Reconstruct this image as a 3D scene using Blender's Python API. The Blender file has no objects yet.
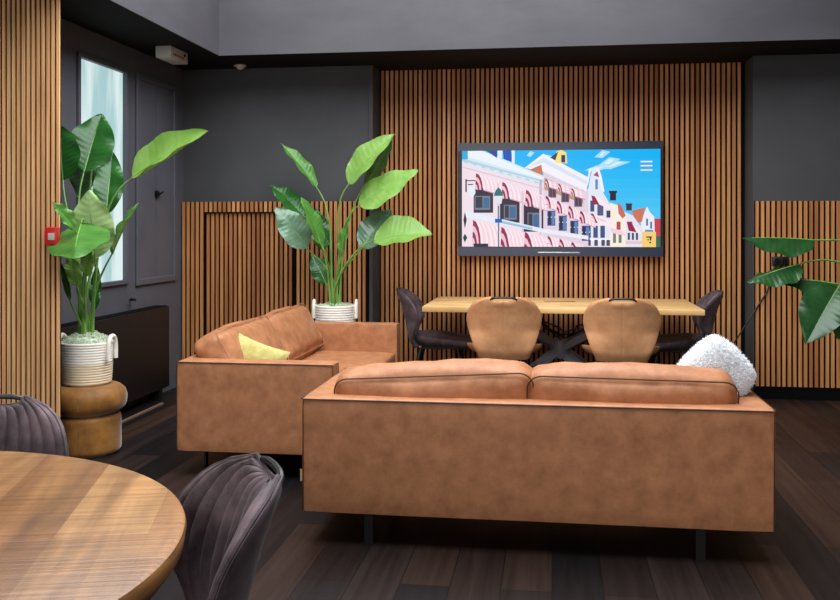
import bpy, bmesh, math, random
from mathutils import Vector, Matrix, noise as mnoise
random.seed(7)
PI = math.pi
SC = bpy.context.scene
COL = SC.collection

# ---------------------------------------------------------------- camera
H = 1.333
YAW = math.radians(8.12)
CS, SN = math.cos(YAW), math.sin(YAW)
FPX = 925.0
cd = bpy.data.cameras.new('camera')
cam = bpy.data.objects.new('camera', cd); COL.objects.link(cam)
cam.location = (0, 0, H); cam.rotation_euler = (PI/2, 0, YAW)
cd.sensor_width = 36; cd.lens = FPX/840*36; cd.shift_y = -74/840
cd.clip_start = 0.05
SC.camera = cam

def at(px, py, d):
    """room point that stands at depth d along the measured sight line"""
    u = (px-420)/FPX*d
    return Vector((u*CS-d*SN, u*SN+d*CS, H-(py-226)/FPX*d))

# ---------------------------------------------------------------- light
w = bpy.data.worlds.new('world'); SC.world = w; w.use_nodes = True
bg = w.node_tree.nodes['Background']
bg.inputs[0].default_value = (0.80, 0.88, 1.0, 1); bg.inputs[1].default_value = 0.10

def area(name, loc, rot, sx, sy, energy, col):
    l = bpy.data.lights.new(name, 'AREA'); l.shape = 'RECTANGLE'; l.size = sx; l.size_y = sy
    l.energy = energy; l.color = col
    o = bpy.data.objects.new(name, l); COL.objects.link(o)
    o.location = loc; o.rotation_euler = rot
    return o
area('skylight', (-0.65, 4.15, 4.0), (0, 0, 0), 3.7, 5.0, 285, (0.95, 0.98, 1.0))
area('street_window_light', (-1.6, -2.6, 2.0), (math.radians(80), 0, math.radians(-14)), 4.6, 2.4, 88, (1.0, 0.97, 0.93))
vs = SC.view_settings
vs.view_transform = 'Standard'; vs.look = 'None'; vs.gamma = 1.0; vs.use_curve_mapping = False
vs.exposure = 0.55

# ---------------------------------------------------------------- materials
def lin(c):
    def f(v):
        v /= 255.0
        return v/12.92 if v <= 0.04045 else ((v+0.055)/1.055)**2.4
    return (f(c[0]), f(c[1]), f(c[2]), 1)

def newmat(name):
    m = bpy.data.materials.new(name); m.use_nodes = True
    nt = m.node_tree
    return m, nt, nt.nodes['Principled BSDF']

def mat(name, c1, c2=None, rough=0.5, scale=(6, 6, 6), detail=4, bump=0.0, bscale=40, spec=0.5, metal=0,
        sheen=0, lo=0.35, hi=0.65, coat=0):
    m, nt, b = newmat(name)
    N, L = nt.nodes, nt.links
    b.inputs['Roughness'].default_value = rough
    b.inputs['Specular IOR Level'].default_value = spec
    b.inputs['Metallic'].default_value = metal
    b.inputs['Sheen Weight'].default_value = sheen
    b.inputs['Sheen Roughness'].default_value = 0.35
    b.inputs['Coat Weight'].default_value = coat
    if c2 is None:
        b.inputs['Base Color'].default_value = lin(c1)
    tc = N.new('ShaderNodeTexCoord')
    if c2 is not None:
        mp = N.new('ShaderNodeMapping'); mp.inputs['Scale'].default_value = scale
        nz = N.new('ShaderNodeTexNoise'); nz.inputs['Scale'].default_value = 1.0
        nz.inputs['Detail'].default_value = detail; nz.inputs['Roughness'].default_value = 0.65
        cr = N.new('ShaderNodeValToRGB')
        cr.color_ramp.elements[0].position = lo; cr.color_ramp.elements[0].color = lin(c1)
        cr.color_ramp.elements[1].position = hi; cr.color_ramp.elements[1].color = lin(c2)
        L.new(tc.outputs['Object'], mp.inputs['Vector']); L.new(mp.outputs[0], nz.inputs['Vector'])
        L.new(nz.outputs[0], cr.inputs[0]); L.new(cr.outputs[0], b.inputs['Base Color'])
    if bump:
        n2 = N.new('ShaderNodeTexNoise'); n2.inputs['Scale'].default_value = bscale; n2.inputs['Detail'].default_value = 5
        bp = N.new('ShaderNodeBump'); bp.inputs['Strength'].default_value = bump; bp.inputs['Distance'].default_value = 0.01
        L.new(tc.outputs['Object'], n2.inputs['Vector']); L.new(n2.outputs[0], bp.inputs['Height'])
        L.new(bp.outputs[0], b.inputs['Normal'])
    return m

def emit(name, c, s=1.0):
    m, nt, b = newmat(name)
    b.inputs['Base Color'].default_value = (0, 0, 0, 1)
    b.inputs['Roughness'].default_value = 0.25
    b.inputs['Specular IOR Level'].default_value = 0.2
    b.inputs['Emission Color'].default_value = lin(c); b.inputs['Emission Strength'].default_value = s
    return m

def slat_mat(name, cols, rough=0.5):
    m, nt, b = newmat(name); N, L = nt.nodes, nt.links
    g = N.new('ShaderNodeNewGeometry')
    cr = N.new('ShaderNodeValToRGB'); cr.color_ramp.interpolation = 'LINEAR'
    while len(cr.color_ramp.elements) < len(cols): cr.color_ramp.elements.new(0.5)
    for i, c in enumerate(cols):
        cr.color_ramp.elements[i].position = i/(len(cols)-1); cr.color_ramp.elements[i].color = lin(c)
    L.new(g.outputs['Random Per Island'], cr.inputs[0])
    tc = N.new('ShaderNodeTexCoord'); mp = N.new('ShaderNodeMapping'); mp.inputs['Scale'].default_value = (70, 70, 2.2)
    nz = N.new('ShaderNodeTexNoise'); nz.inputs['Scale'].default_value = 1; nz.inputs['Detail'].default_value = 5
    L.new(tc.outputs['Object'], mp.inputs[0]); L.new(mp.outputs[0], nz.inputs['Vector'])
    c2 = N.new('ShaderNodeValToRGB')
    c2.color_ramp.elements[0].position = 0.3; c2.color_ramp.elements[0].color = (0.62, 0.58, 0.55, 1)
    c2.color_ramp.elements[1].position = 0.65; c2.color_ramp.elements[1].color = (1.05, 1.05, 1.05, 1)
    L.new(nz.outputs[0], c2.inputs[0])
    mx = N.new('ShaderNodeMix'); mx.data_type = 'RGBA'; mx.blend_type = 'MULTIPLY'; mx.inputs[0].default_value = 1
    L.new(cr.outputs[0], mx.inputs[6]); L.new(c2.outputs[0], mx.inputs[7])
    L.new(mx.outputs[2], b.inputs['Base Color'])
    b.inputs['Roughness'].default_value = rough; b.inputs['Specular IOR Level'].default_value = 0.3
    return m

def plank_mat(name, cols, width, length, axis_swap, grain, rough, saw=0.0, rot=0.0, gap=0.002, spec=0.4):
    """boards: brick texture lays them out, a stretched noise gives the grain"""
    m, nt, b = newmat(name); N, L = nt.nodes, nt.links
    tc = N.new('ShaderNodeTexCoord'); mp = N.new('ShaderNodeMapping')
    mp.inputs['Rotation'].default_value = (0, 0, (PI/2 if axis_swap else 0)+rot)
    L.new(tc.outputs['Object'], mp.inputs[0])
    br = N.new('ShaderNodeTexBrick')
    br.inputs['Scale'].default_value = 1; br.inputs['Brick Width'].default_value = length
    br.inputs['Row Height'].default_value = width; br.inputs['Mortar Size'].default_value = gap
    br.inputs['Color1'].default_value = (0, 0, 0, 1); br.inputs['Color2'].default_value = (1, 1, 1, 1)
    br.inputs['Mortar'].default_value = (0.0, 0.0, 0.0, 1); br.offset = 0.37; br.inputs['Bias'].default_value = 0
    L.new(mp.outputs[0], br.inputs['Vector'])
    cr = N.new('ShaderNodeValToRGB')
    while len(cr.color_ramp.elements) < len(cols): cr.color_ramp.elements.new(0.5)
    for i, c in enumerate(cols):
        cr.color_ramp.elements[i].position = i/(len(cols)-1); cr.color_ramp.elements[i].color = lin(c)
    L.new(br.outputs['Color'], cr.inputs[0])
    m2 = N.new('ShaderNodeMapping'); m2.inputs['Scale'].default_value = grain
    L.new(mp.outputs[0], m2.inputs[0])
    nz = N.new('ShaderNodeTexNoise'); nz.inputs['Scale'].default_value = 1; nz.inputs['Detail'].default_value = 6
    nz.inputs['Distortion'].default_value = 0.6
    L.new(m2.outputs[0], nz.inputs['Vector'])
    c2 = N.new('ShaderNodeValToRGB')
    c2.color_ramp.elements[0].position = 0.3; c2.color_ramp.elements[0].color = (0.55, 0.52, 0.5, 1)
    c2.color_ramp.elements[1].position = 0.7; c2.color_ramp.elements[1].color = (1.15, 1.15, 1.15, 1)
    L.new(nz.outputs[0], c2.inputs[0])
    mx = N.new('ShaderNodeMix'); mx.data_type = 'RGBA'; mx.blend_type = 'MULTIPLY'; mx.inputs[0].default_value = 1
    L.new(cr.outputs[0], mx.inputs[6]); L.new(c2.outputs[0], mx.inputs[7])
    L.new(mx.outputs[2], b.inputs['Base Color'])
    b.inputs['Roughness'].default_value = rough; b.inputs['Specular IOR Level'].default_value = spec
    bp = N.new('ShaderNodeBump'); bp.inputs['Strength'].default_value = 0.25; bp.inputs['Distance'].default_value = 0.004
    if saw:
        m3 = N.new('ShaderNodeMapping'); m3.inputs['Scale'].default_value = (saw, 3, 1)
        L.new(mp.outputs[0], m3.inputs[0])
        n3 = N.new('ShaderNodeTexNoise'); n3.inputs['Scale'].default_value = 1; n3.inputs['Detail'].default_value = 2
        L.new(m3.outputs[0], n3.inputs['Vector'])
        c3 = N.new('ShaderNodeValToRGB')
        c3.color_ramp.elements[0].position = 0.35; c3.color_ramp.elements[0].color = (0.80, 0.78, 0.76, 1)
        c3.color_ramp.elements[1].position = 0.6; c3.color_ramp.elements[1].color = (1.06, 1.06, 1.06, 1)
        L.new(n3.outputs[0], c3.inputs[0])
        mx2 = N.new('ShaderNodeMix'); mx2.data_type = 'RGBA'; mx2.blend_type = 'MULTIPLY'; mx2.inputs[0].default_value = 1
        L.new(mx.outputs[2], mx2.inputs[6]); L.new(c3.outputs[0], mx2.inputs[7]); L.new(mx2.outputs[2], b.inputs['Base Color'])
        ad = N.new('ShaderNodeMath'); ad.operation = 'ADD'
        L.new(nz.outputs[0], ad.inputs[0]); L.new(n3.outputs[0], ad.inputs[1]); L.new(ad.outputs[0], bp.inputs['Height'])
    else:
        L.new(nz.outputs[0], bp.inputs['Height'])
    L.new(bp.outputs[0], b.inputs['Normal'])
    return m

def leaf_mat(name, c1, c2, rough, transl, tc_):
    m = mat(name, c1, c2, rough=rough, scale=(9, 9, 9), lo=0.3, hi=0.7, spec=0.5)
    nt = m.node_tree; N, L = nt.nodes, nt.links
    b = N['Principled BSDF']; out = N['Material Output']
    tr = N.new('ShaderNodeBsdfTranslucent'); tr.inputs[0].default_value = lin(tc_)
    ms = N.new('ShaderNodeMixShader'); ms.inputs[0].default_value = transl
    L.new(b.outputs[0], ms.inputs[1]); L.new(tr.outputs[0], ms.inputs[2]); L.new(ms.outputs[0], out.inputs[0])
    return m

M = {}
M['wall'] = mat('charcoal_paint', (86, 86, 94), (94, 94, 102), rough=0.5, scale=(2, 2, 2), bump=0.05, bscale=120, spec=0.35)
M['wall_back'] = mat('charcoal_panel', (72, 72, 75), (78, 78, 81), rough=0.75, scale=(2, 2, 2), spec=0.2)
M['soffit'] = mat('soffit_paint', (22, 21, 22), rough=0.8, spec=0.2)
M['bulkhead'] = mat('bulkhead_paint', (74, 72, 77), (82, 80, 85), rough=0.7, scale=(1.5, 1.5, 3), spec=0.25)
M['black'] = mat('black_felt', (12, 11, 11), rough=0.9, spec=0.1)
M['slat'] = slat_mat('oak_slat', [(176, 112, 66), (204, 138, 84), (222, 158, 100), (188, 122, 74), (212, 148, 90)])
M['slat_pier'] = slat_mat('lit_oak_slat', [(248, 188, 130), (254, 202, 144), (240, 178, 122), (250, 194, 136)])  # oak whitened in its colour, standing in for strong light on the pier
M['slat_door'] = slat_mat('door_slat', [(168, 104, 62), (194, 128, 78), (210, 146, 90), (182, 116, 70)])
M['floor'] = plank_mat('dark_floor', [(13, 13, 16), (44, 34, 31), (20, 20, 25), (58, 41, 34), (17, 16, 19)], 0.187, 1.7, True, (1.2, 22, 1), 0.45, spec=0.16)
M['leather'] = mat('tan_leather', (150, 97, 64), (188, 128, 88), rough=0.48, scale=(13, 13, 13), detail=13, bump=0.10, bscale=180, spec=0.35, lo=0.3, hi=0.7)
M['piping'] = mat('brown_piping', (70, 42, 30), rough=0.5)
M['tan_chair'] = mat('camel_leather', (206, 142, 96), (234, 178, 130), rough=0.5, scale=(9, 9, 9), detail=8, bump=0.08, bscale=160, lo=0.3, hi=0.7)
M['velvet'] = mat('grey_velvet', (38, 33, 37), (122, 102, 108), rough=0.6, scale=(9, 9, 9), detail=6, sheen=0.08, spec=0.25, lo=0.3, hi=0.75)
M['steel'] = mat('black_steel', (15, 15, 16), rough=0.45, spec=0.5)
M['leg_steel'] = mat('graphite_steel', (118, 122, 132), rough=0.4, spec=0.5)
M['ochre'] = mat('ochre_velvet', (104, 64, 24), (172, 118, 56), rough=0.55, scale=(7, 7, 7), detail=6, sheen=0.5, spec=0.3, lo=0.3, hi=0.75)
M['oak'] = plank_mat('oak_top', [(222, 178, 116), (236, 194, 132), (228, 184, 122)], 0.33, 2.4, False, (2, 30, 1), 0.45)
M['mango'] = plank_mat('mango_top', [(150, 104, 62), (184, 138, 90), (136, 90, 52), (168, 120, 74)], 0.17, 4, True, (2.0, 16, 1), 0.36, saw=90, rot=-0.28, gap=0.0008)
M['mango_edge'] = mat('mango_edge', (110, 68, 34), (176, 120, 66), rough=0.5, scale=(5, 5, 30), detail=6)
M['basket_white'] = mat('white_rope', (236, 228, 214), (246, 240, 230), rough=0.9, scale=(20, 20, 60))
M['basket_straw'] = mat('straw_rope', (214, 190, 154), (244, 228, 200), rough=0.9, scale=(8, 8, 90), lo=0.3, hi=0.7)
M['moss'] = mat('pale_moss', (172, 190, 160), (222, 230, 208), rough=0.95, scale=(40, 40, 40))
M['leaf_dark'] = leaf_mat('leaf_dark', (34, 84, 34), (52, 112, 46), 0.28, 0.25, (96, 160, 40))
M['leaf_deep'] = leaf_mat('leaf_deep', (24, 60, 26), (40, 86, 36), 0.3, 0.12, (80, 140, 40))
M['leaf_mid'] = leaf_mat('leaf_mid', (70, 128, 50), (104, 160, 72), 0.3, 0.3, (140, 190, 60))
M['leaf_light'] = leaf_mat('leaf_light', (128, 176, 78), (160, 200, 108), 0.35, 0.35, (170, 205, 80))
M['leaf_backlit'] = leaf_mat('leaf_backlit', (168, 206, 128), (188, 220, 150), 0.4, 0.35, (180, 215, 100))  # lighter green, with window light through the blade painted into the colour
M['leaf_under'] = leaf_mat('leaf_under', (150, 184, 120), (172, 202, 140), 0.45, 0.35, (170, 205, 90))
M['leaf_grey'] = leaf_mat('leaf_grey', (70, 112, 82), (128, 158, 134), 0.22, 0.15, (110, 160, 70))
M['stalk'] = mat('stalk_green', (84, 134, 54), (130, 172, 86), rough=0.4, scale=(20, 20, 4))
M['radiator'] = mat('radiator_black', (30, 24, 23), rough=0.5, spec=0.3)
M['white_plastic'] = mat('white_plastic', (206, 198, 190), rough=0.4)
M['red'] = mat('red_plastic', (214, 34, 40), rough=0.35)
M['fur'] = mat('white_fur', (246, 248, 252), (252, 253, 255), rough=0.95, scale=(30, 30, 30), spec=0.1)
M['lime'] = mat('lime_velvet', (164, 150, 78), (204, 192, 120), rough=0.7, scale=(18, 18, 18), sheen=0.4, lo=0.3, hi=0.7)
M['tag'] = mat('beige_tag', (226, 190, 148), rough=0.7)
M['bezel'] = mat('tv_bezel', (44, 52, 72), rough=0.25, spec=0.5)
M['tv_body'] = mat('tv_body', (16, 16, 20), rough=0.4)
M['silver'] = mat('silver_bar', (190, 196, 206), rough=0.3, metal=0.4)
M['strip'] = mat('floor_strip', (120, 98, 84), rough=0.5)
M['handle'] = mat('dark_metal_handle', (22, 22, 24), rough=0.35, metal=0.5)
M['soil'] = mat('potting_soil', (52, 40, 30), rough=0.95)
M['print_red'] = mat('red_print', (150, 62, 50), rough=0.5)

# frosted daylight window: the pane itself glows, streaky daylight put into its emission
def window_glass():
    m, nt, b = newmat('frosted_glass'); N, L = nt.nodes, nt.links
    tc = N.new('ShaderNodeTexCoord'); mp = N.new('ShaderNodeMapping'); mp.inputs['Scale'].default_value = (3, 5.5, 0.7)
    nz = N.new('ShaderNodeTexNoise'); nz.inputs['Scale'].default_value = 1; nz.inputs['Detail'].default_value = 3
    cr = N.new('ShaderNodeValToRGB')
    cr.color_ramp.elements[0].position = 0.38; cr.color_ramp.elements[0].color = lin((168, 204, 208))
    cr.color_ramp.elements[1].position = 0.52; cr.color_ramp.elements[1].color = lin((220, 238, 238))
    L.new(tc.outputs['Object'], mp.inputs[0]); L.new(mp.outputs[0], nz.inputs['Vector']); L.new(nz.outputs[0], cr.inputs[0])
    L.new(cr.outputs[0], b.inputs['Emission Color']); b.inputs['Emission Strength'].default_value = 0.66
    b.inputs['Base Color'].default_value = (0.05, 0.06, 0.06, 1); b.inputs['Roughness'].default_value = 0.15
    return m
M['glass'] = window_glass()

# ---------------------------------------------------------------- helpers
def obj(name, bm, mats, parent=None, smooth=True, loc=None, rot=None, recalc=True):
    me = bpy.data.meshes.new(name)
    if recalc: bmesh.ops.recalc_face_normals(bm, faces=bm.faces)
    bm.to_mesh(me); bm.free()
    if not isinstance(mats, (list, tuple)): mats = [mats]
    for m in mats: me.materials.append(m)
    if smooth:
        for p in me.polygons: p.use_smooth = True
        try: me.set_sharp_from_angle(angle=math.radians(38))
        except Exception: pass
    o = bpy.data.objects.new(name, me); COL.objects.link(o)
    if parent is not None: o.parent = parent
    if loc is not None: o.location = loc
    if rot is not None: o.rotation_euler = rot
    return o

def struct(name, bm, mats, parent=None, smooth=False, loc=None):
    o = obj(name, bm, mats, parent, smooth, loc)
    if parent is None: o['kind'] = 'structure'
    return o

def tag(o, label, cat, group=None):
    o['label'] = label; o['category'] = cat
    if group: o['group'] = group
    return o

def thing(name, label, cat, loc=(0, 0, 0), rotz=0, group=None):
    o = bpy.data.objects.new(name, None); COL.objects.link(o)
    o.empty_display_size = 0.1
    o.location = loc; o.rotation_euler = (0, 0, rotz)
    return tag(o, label, cat, group)

def kids(o): return [c for c in bpy.data.objects if c.parent == o]
def dup(root, loc, rotz, label, group=None, swap=None):
    r = root.copy(); COL.objects.link(r); r.location = loc; r.rotation_euler = (0, 0, rotz)
    r['label'] = label
    if group: r['group'] = group
    for ch in kids(root):
        c = ch.copy(); COL.objects.link(c); c.parent = r
        if swap and c.data.materials and c.data.materials[0] in swap:
            c.data = c.data.copy()
            for i, mm in enumerate(c.data.materials):
                if mm in swap: c.data.materials[i] = swap[mm]
        for g in kids(ch):
            d = g.copy(); COL.objects.link(d); d.parent = c
    return r

def box(bm, x0, x1, y0, y1, z0, z1, bev=0.0, mi=0, seg=2):
    r = bmesh.ops.create_cube(bm, size=1)
    vs_ = r['verts']
    for v in vs_:
        v.co = Vector(((x0+x1)/2+v.co.x*(x1-x0), (y0+y1)/2+v.co.y*(y1-y0), (z0+z1)/2+v.co.z*(z1-z0)))
    fs = set(f for v in vs_ for f in v.link_faces)
    for f in fs: f.material_index = mi
    if bev:
        es = set(e for v in vs_ for e in v.link_edges)
        bmesh.ops.bevel(bm, geom=list(es), offset=bev, segments=seg, profile=0.5, affect='EDGES', clamp_overlap=True)
    return bm

def NB(): return bmesh.new()
def boxbm(*a, **k): return box(NB(), *a, **k)

def tube(bm, pts, rad, n=8, cap=True, mi=0, closed=False):
    pts = [Vector(p) for p in pts]; m = len(pts)
    rads = rad if isinstance(rad, (list, tuple)) else [rad]*m
    rings = []; prev = None
    for i, p in enumerate(pts):
        if closed: t = pts[(i+1) % m]-pts[(i-1) % m]
        else: t = pts[min(i+1, m-1)]-pts[max(i-1, 0)]
        if t.length < 1e-9: t = Vector((0, 0, 1))
        t.normalize()
        if prev is None:
            a = Vector((0, 0, 1)) if abs(t.z) < 0.9 else Vector((1, 0, 0))
            nx = t.cross(a).normalized()
        else:
            nx = (prev-t*prev.dot(t))
            nx = nx.normalized() if nx.length > 1e-6 else t.orthogonal().normalized()
        prev = nx; ny = t.cross(nx)
        rings.append([bm.verts.new(p+(nx*math.cos(2*PI*k/n)+ny*math.sin(2*PI*k/n))*rads[i]) for k in range(n)])
    for i in range(m if closed else m-1):
        a, b = rings[i], rings[(i+1) % m]
        for k in range(n):
            f = bm.faces.new((a[k], a[(k+1) % n], b[(k+1) % n], b[k])); f.material_index = mi
    if cap and not closed:
        for r in (rings[0], rings[-1]):
            f = bm.faces.new(r); f.material_index = mi
    return bm

def beam(bm, a, b, wx, wy, up=Vector((0, 0, 1)), mi=0, bev=0.0):
    a, b = Vector(a), Vector(b); t = (b-a).normalized()
    s = t.cross(up)
    s = s.normalized() if s.length > 1e-6 else Vector((1, 0, 0))
    n = s.cross(t)
    vsn = []
    for p in (a, b):
        for i, j in ((-1, -1), (1, -1), (1, 1), (-1, 1)):
            vsn.append(bm.verts.new(p+s*i*wx/2+n*j*wy/2))
    for q in ((0, 1, 2, 3), (7, 6, 5, 4), (0, 4, 5, 1), (1, 5, 6, 2), (2, 6, 7, 3), (3, 7, 4, 0)):
        f = bm.faces.new([vsn[k] for k in q]); f.material_index = mi
    return bm

def lathe(bm, prof, n=48, mi=0, mfun=None, cx=0, cy=0):
    rings = []
    for r, z in prof:
        if r < 1e-6: rings.append([bm.verts.new((cx, cy, z))])
        else: rings.append([bm.verts.new((cx+r*math.cos(2*PI*k/n), cy+r*math.sin(2*PI*k/n), z)) for k in range(n)])
    for i in range(len(prof)-1):
        a, b = rings[i], rings[i+1]
        idx = mfun((prof[i][1]+prof[i+1][1])/2) if mfun else mi
        for k in range(n):
            k2 = (k+1) % n
            if len(a) == 1 and len(b) == 1: continue
            if len(a) == 1: f = bm.faces.new((a[0], b[k2], b[k]))
            elif len(b) == 1: f = bm.faces.new((a[k], a[k2], b[0]))
            else: f = bm.faces.new((a[k], a[k2], b[k2], b[k]))
            f.material_index = idx
    return bm

def puff(w_, d_, h_, r, bulge=(0, 0, 0), n=12, wr=0.0, seed=0, M4=None):
    """upholstered box: rounded edges, faces swelling outward, faint wrinkles; centred on its origin"""
    bm = NB()
    bmesh.ops.create_cube(bm, size=2)
    bmesh.ops.subdivide_edges(bm, edges=bm.edges[:], cuts=n, use_grid_fill=True)
    hx, hy, hz = w_/2, d_/2, h_/2
    for v in bm.verts:
        a, b, c = v.co
        # denser loops towards the edges
        a, b, c = [math.copysign(abs(q)**0.75, q) for q in (a, b, c)]
        p = Vector((a*hx, b*hy, c*hz))
        q = Vector((max(-hx+r, min(hx-r, p.x)), max(-hy+r, min(hy-r, p.y)), max(-hz+r, min(hz-r, p.z))))
        dlt = p-q
        if dlt.length > 1e-9: p = q+dlt.normalized()*r if dlt.length > r*0.999 or True else p
        fa, fb, fc = (1-a*a), (1-b*b), (1-c*c)
        p.x += math.copysign(bulge[0]*fb*fc, a)*abs(a)**3
        p.y += math.copysign(bulge[1]*fa*fc, b)*abs(b)**3
        p.z += math.copysign(bulge[2]*fa*fb, c)*abs(c)**3
        if wr:
            nn = mnoise.noise_vector(p*9+Vector((seed*3.1, 1, 2)))+0.5*mnoise.noise_vector(p*21+Vector((seed, 5, 2)))
            p += nn*wr
        v.co = p
    if M4 is not None: bmesh.ops.transform(bm, matrix=M4, verts=bm.verts[:])
    return bm

def rrect(w_, h_, r, n=6):
    pts = []
    for cx, cz, a0 in ((w_/2-r, h_/2-r, 0), (-w_/2+r, h_/2-r, PI/2), (-w_/2+r, -h_/2+r, PI), (w_/2-r, -h_/2+r, 1.5*PI)):
        for k in range(n+1):
            a = a0+PI/2*k/n
            pts.append((cx+r*math.cos(a), cz+r*math.sin(a)))
    return pts

# ================================================================ SETTING
ZS = 2.65            # soffit height
YB = 7.45            # side parts of the back wall
YN = 7.73            # back of the TV niche
XL = -3.08           # left wall
NX0, NX1 = -1.45, 1.54
XR = 4.2
bm = boxbm(-5.5, 5.0, -3.5, 8.2, -0.1, 0.0)
struct('floor', bm, M['floor'])

# back wall: charcoal, stepped back for the TV niche
bm = NB()
box(bm, XL-0.2, NX0, YB, YB+0.5, 0, ZS)
box(bm, NX1, XR+0.2, YB, YB+0.5, 0, ZS)
box(bm, NX0, NX1, YN+0.03, YN+0.5, 0, ZS)
struct('wall_back', bm, M['wall_back'])
bm = boxbm(XR, XR+0.2, 3.0, YB, 0, ZS)
struct('wall_right', bm, M['wall'])

def slats(name, x0, x1, yf, z0, z1, pitch, mt, frac=0.60, thick=0.012, hole=None, back=0.009):
    bm = NB()
    if hole:
        hx0, hx1, hz1 = hole
        for a, b, c, d in ((x0, hx0, z0, z1), (hx1, x1, z0, z1), (hx0, hx1, hz1, z1)):
            box(bm, a, b, yf+0.012, yf+thick+back, c, d, mi=1)
    else:
        box(bm, x0, x1, yf+thick, yf+thick+back, z0, z1, mi=1)
    n = int((x1-x0)/pitch)
    for i in range(n):
        a = x0+pitch*(i+0.5-frac/2); b = a+pitch*frac
        zz = z0
        if hole and hole[0] <= (a+b)/2 <= hole[1]: zz = hole[2]
        box(bm, a, b, yf, yf+min(thick, 0.012), zz, z1)
    o = struct(name, bm, [mt, M['black']])
    return o
# concealed slatted door in the left part: leaf sits a little back
DX0, DX1, DZT = -2.88, -2.10, 1.45
slats('wall_slats_left', XL+0.005, NX0-0.034, YB-0.06, 0.1, 1.535, 0.0395, M['slat'], thick=0.05, hole=(DX0, DX1, DZT))
slats('door_1', DX0+0.005, DX1-0.005, YB-0.0215, 0.1, DZT-0.012, 0.0395, M['slat_door'])
slats('wall_slats_centre', NX0+0.005, NX1-0.005, YN, 0.1, ZS, 0.0405, M['slat'])
slats('wall_slats_right', NX1+0.006, XR, YB-0.03, 0.1, 1.525, 0.0395, M['slat'])
bm = NB(); box(bm, XL+0.005, NX0, YB-0.05, YB, 0, 0.1); struct('baseboard_left', bm, M['black'])
bm = NB(); box(bm, NX1, XR, YB-0.02, YB, 0, 0.1); struct('baseboard_right', bm, M['black'])
bm = NB(); box(bm, NX0, NX1, YN+0.005, YN+0.03, 0, 0.1); struct('baseboard_back', bm, M['black'])
bm = boxbm(NX0-0.032, NX0, YB-0.02, YB, 0, ZS, bev=0.003); struct('trim_1', bm, M['wall_back'])

# left wall with its window opening and a blind door panel
WY0, WY1, WZ0, WZ1 = 5.68, 6.385, 0.92, 2.466
bm = NB()
box(bm, XL-0.2, XL, 4.80, WY0, 0, ZS); box(bm, XL-0.2, XL, WY1, YB, 0, ZS)
box(bm, XL-0.2, XL, WY0, WY1, 0, WZ0); box(bm, XL-0.2, XL, WY0, WY1, WZ1, ZS)
struct('wall_left', bm, M['wall'])
bm = NB()
t_ = 0.022
box(bm, XL-0.13, XL+0.02, WY0-0.01, WY0+t_, WZ0-0.01, WZ1+0.01, bev=0.004)
box(bm, XL-0.13, XL+0.02, WY1-t_, WY1+0.01, WZ0-0.01, WZ1+0.01, bev=0.004)
box(bm, XL-0.13, XL+0.02, WY0+t_, WY1-t_, WZ1-t_, WZ1+0.01, bev=0.004)
box(bm, XL-0.13, XL+0.02, WY0+t_, WY1-t_, WZ0-0.01, WZ0+t_, bev=0.004)
win = struct('window_1', bm, M['wall'])
obj('glass', boxbm(XL-0.03, XL-0.015, WY0+t_-0.005, WY1-t_+0.005, WZ0+t_-0.005, WZ1-t_+0.005), M['glass'], win, smooth=False)
bm = NB()
tube(bm, [(XL+0.005, 6.44, 0.79), (XL+0.045, 6.44, 0.79), (XL+0.05, 6.36, 0.80)], 0.009)
obj('handle', bm, M['handle'], win)
PY0, PY1, PZ0, PZ1 = 6.53, 7.27, 0.885, 2.485
bm = NB()
for a, b, c, d in ((PY0, PY0+0.05, PZ0, PZ1), (PY1-0.05, PY1, PZ0, PZ1), (PY0+0.05, PY1-0.05, PZ1-0.05, PZ1), (PY0+0.05, PY1-0.05, PZ0, PZ0+0.05)):
    box(bm, XL, XL+0.02, a, b, c, d, bev=0.006)
box(bm, XL, XL+0.006, PY0+0.05, 6.885, PZ0+0.05, PZ1-0.05); box(bm, XL, XL+0.006, 6.893, PY1-0.05, PZ0+0.05, PZ1-0.05)
dr = struct('door_2', bm, M['wall'])
bm = NB(); box(bm, XL+0.006, XL+0.03, 6.86, 6.9, 1.56, 1.61, bev=0.004)
tube(bm, [(XL+0.03, 6.88, 1.58), (XL+0.035, 6.95, 1.60)], 0.008)
obj('handle', bm, M['handle'], dr)

# slatted pier on the left
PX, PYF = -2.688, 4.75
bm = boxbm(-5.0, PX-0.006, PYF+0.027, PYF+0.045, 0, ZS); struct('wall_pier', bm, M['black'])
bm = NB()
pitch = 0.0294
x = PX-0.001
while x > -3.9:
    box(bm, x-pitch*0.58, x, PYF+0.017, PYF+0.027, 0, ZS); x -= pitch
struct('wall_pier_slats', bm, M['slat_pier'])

# soffit and the bulkheads of the roof light
SX, SY = -2.545, 6.855
bm = NB()
box(bm, -5.2, SX-0.012, 3.0, SY+0.012, ZS, ZS+0.1); box(bm, -5.2, XR+0.3, SY+0.012, 8.3, ZS, ZS+0.1)
struct('ceiling', bm, M['soffit'])
struct('trim_2', boxbm(SX-0.0119, SX, 0.0, SY+0.01, ZS-0.001, 3.9), M['bulkhead'])
struct('trim_3', boxbm(SX, XR+0.3, SY, SY+0.0119, ZS-0.001, 3.9), M['bulkhead'])
struct('trim_4', boxbm(-2.895, -2.875, 5.25, 6.58, 0.0, 0.012), M['strip'])

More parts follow.
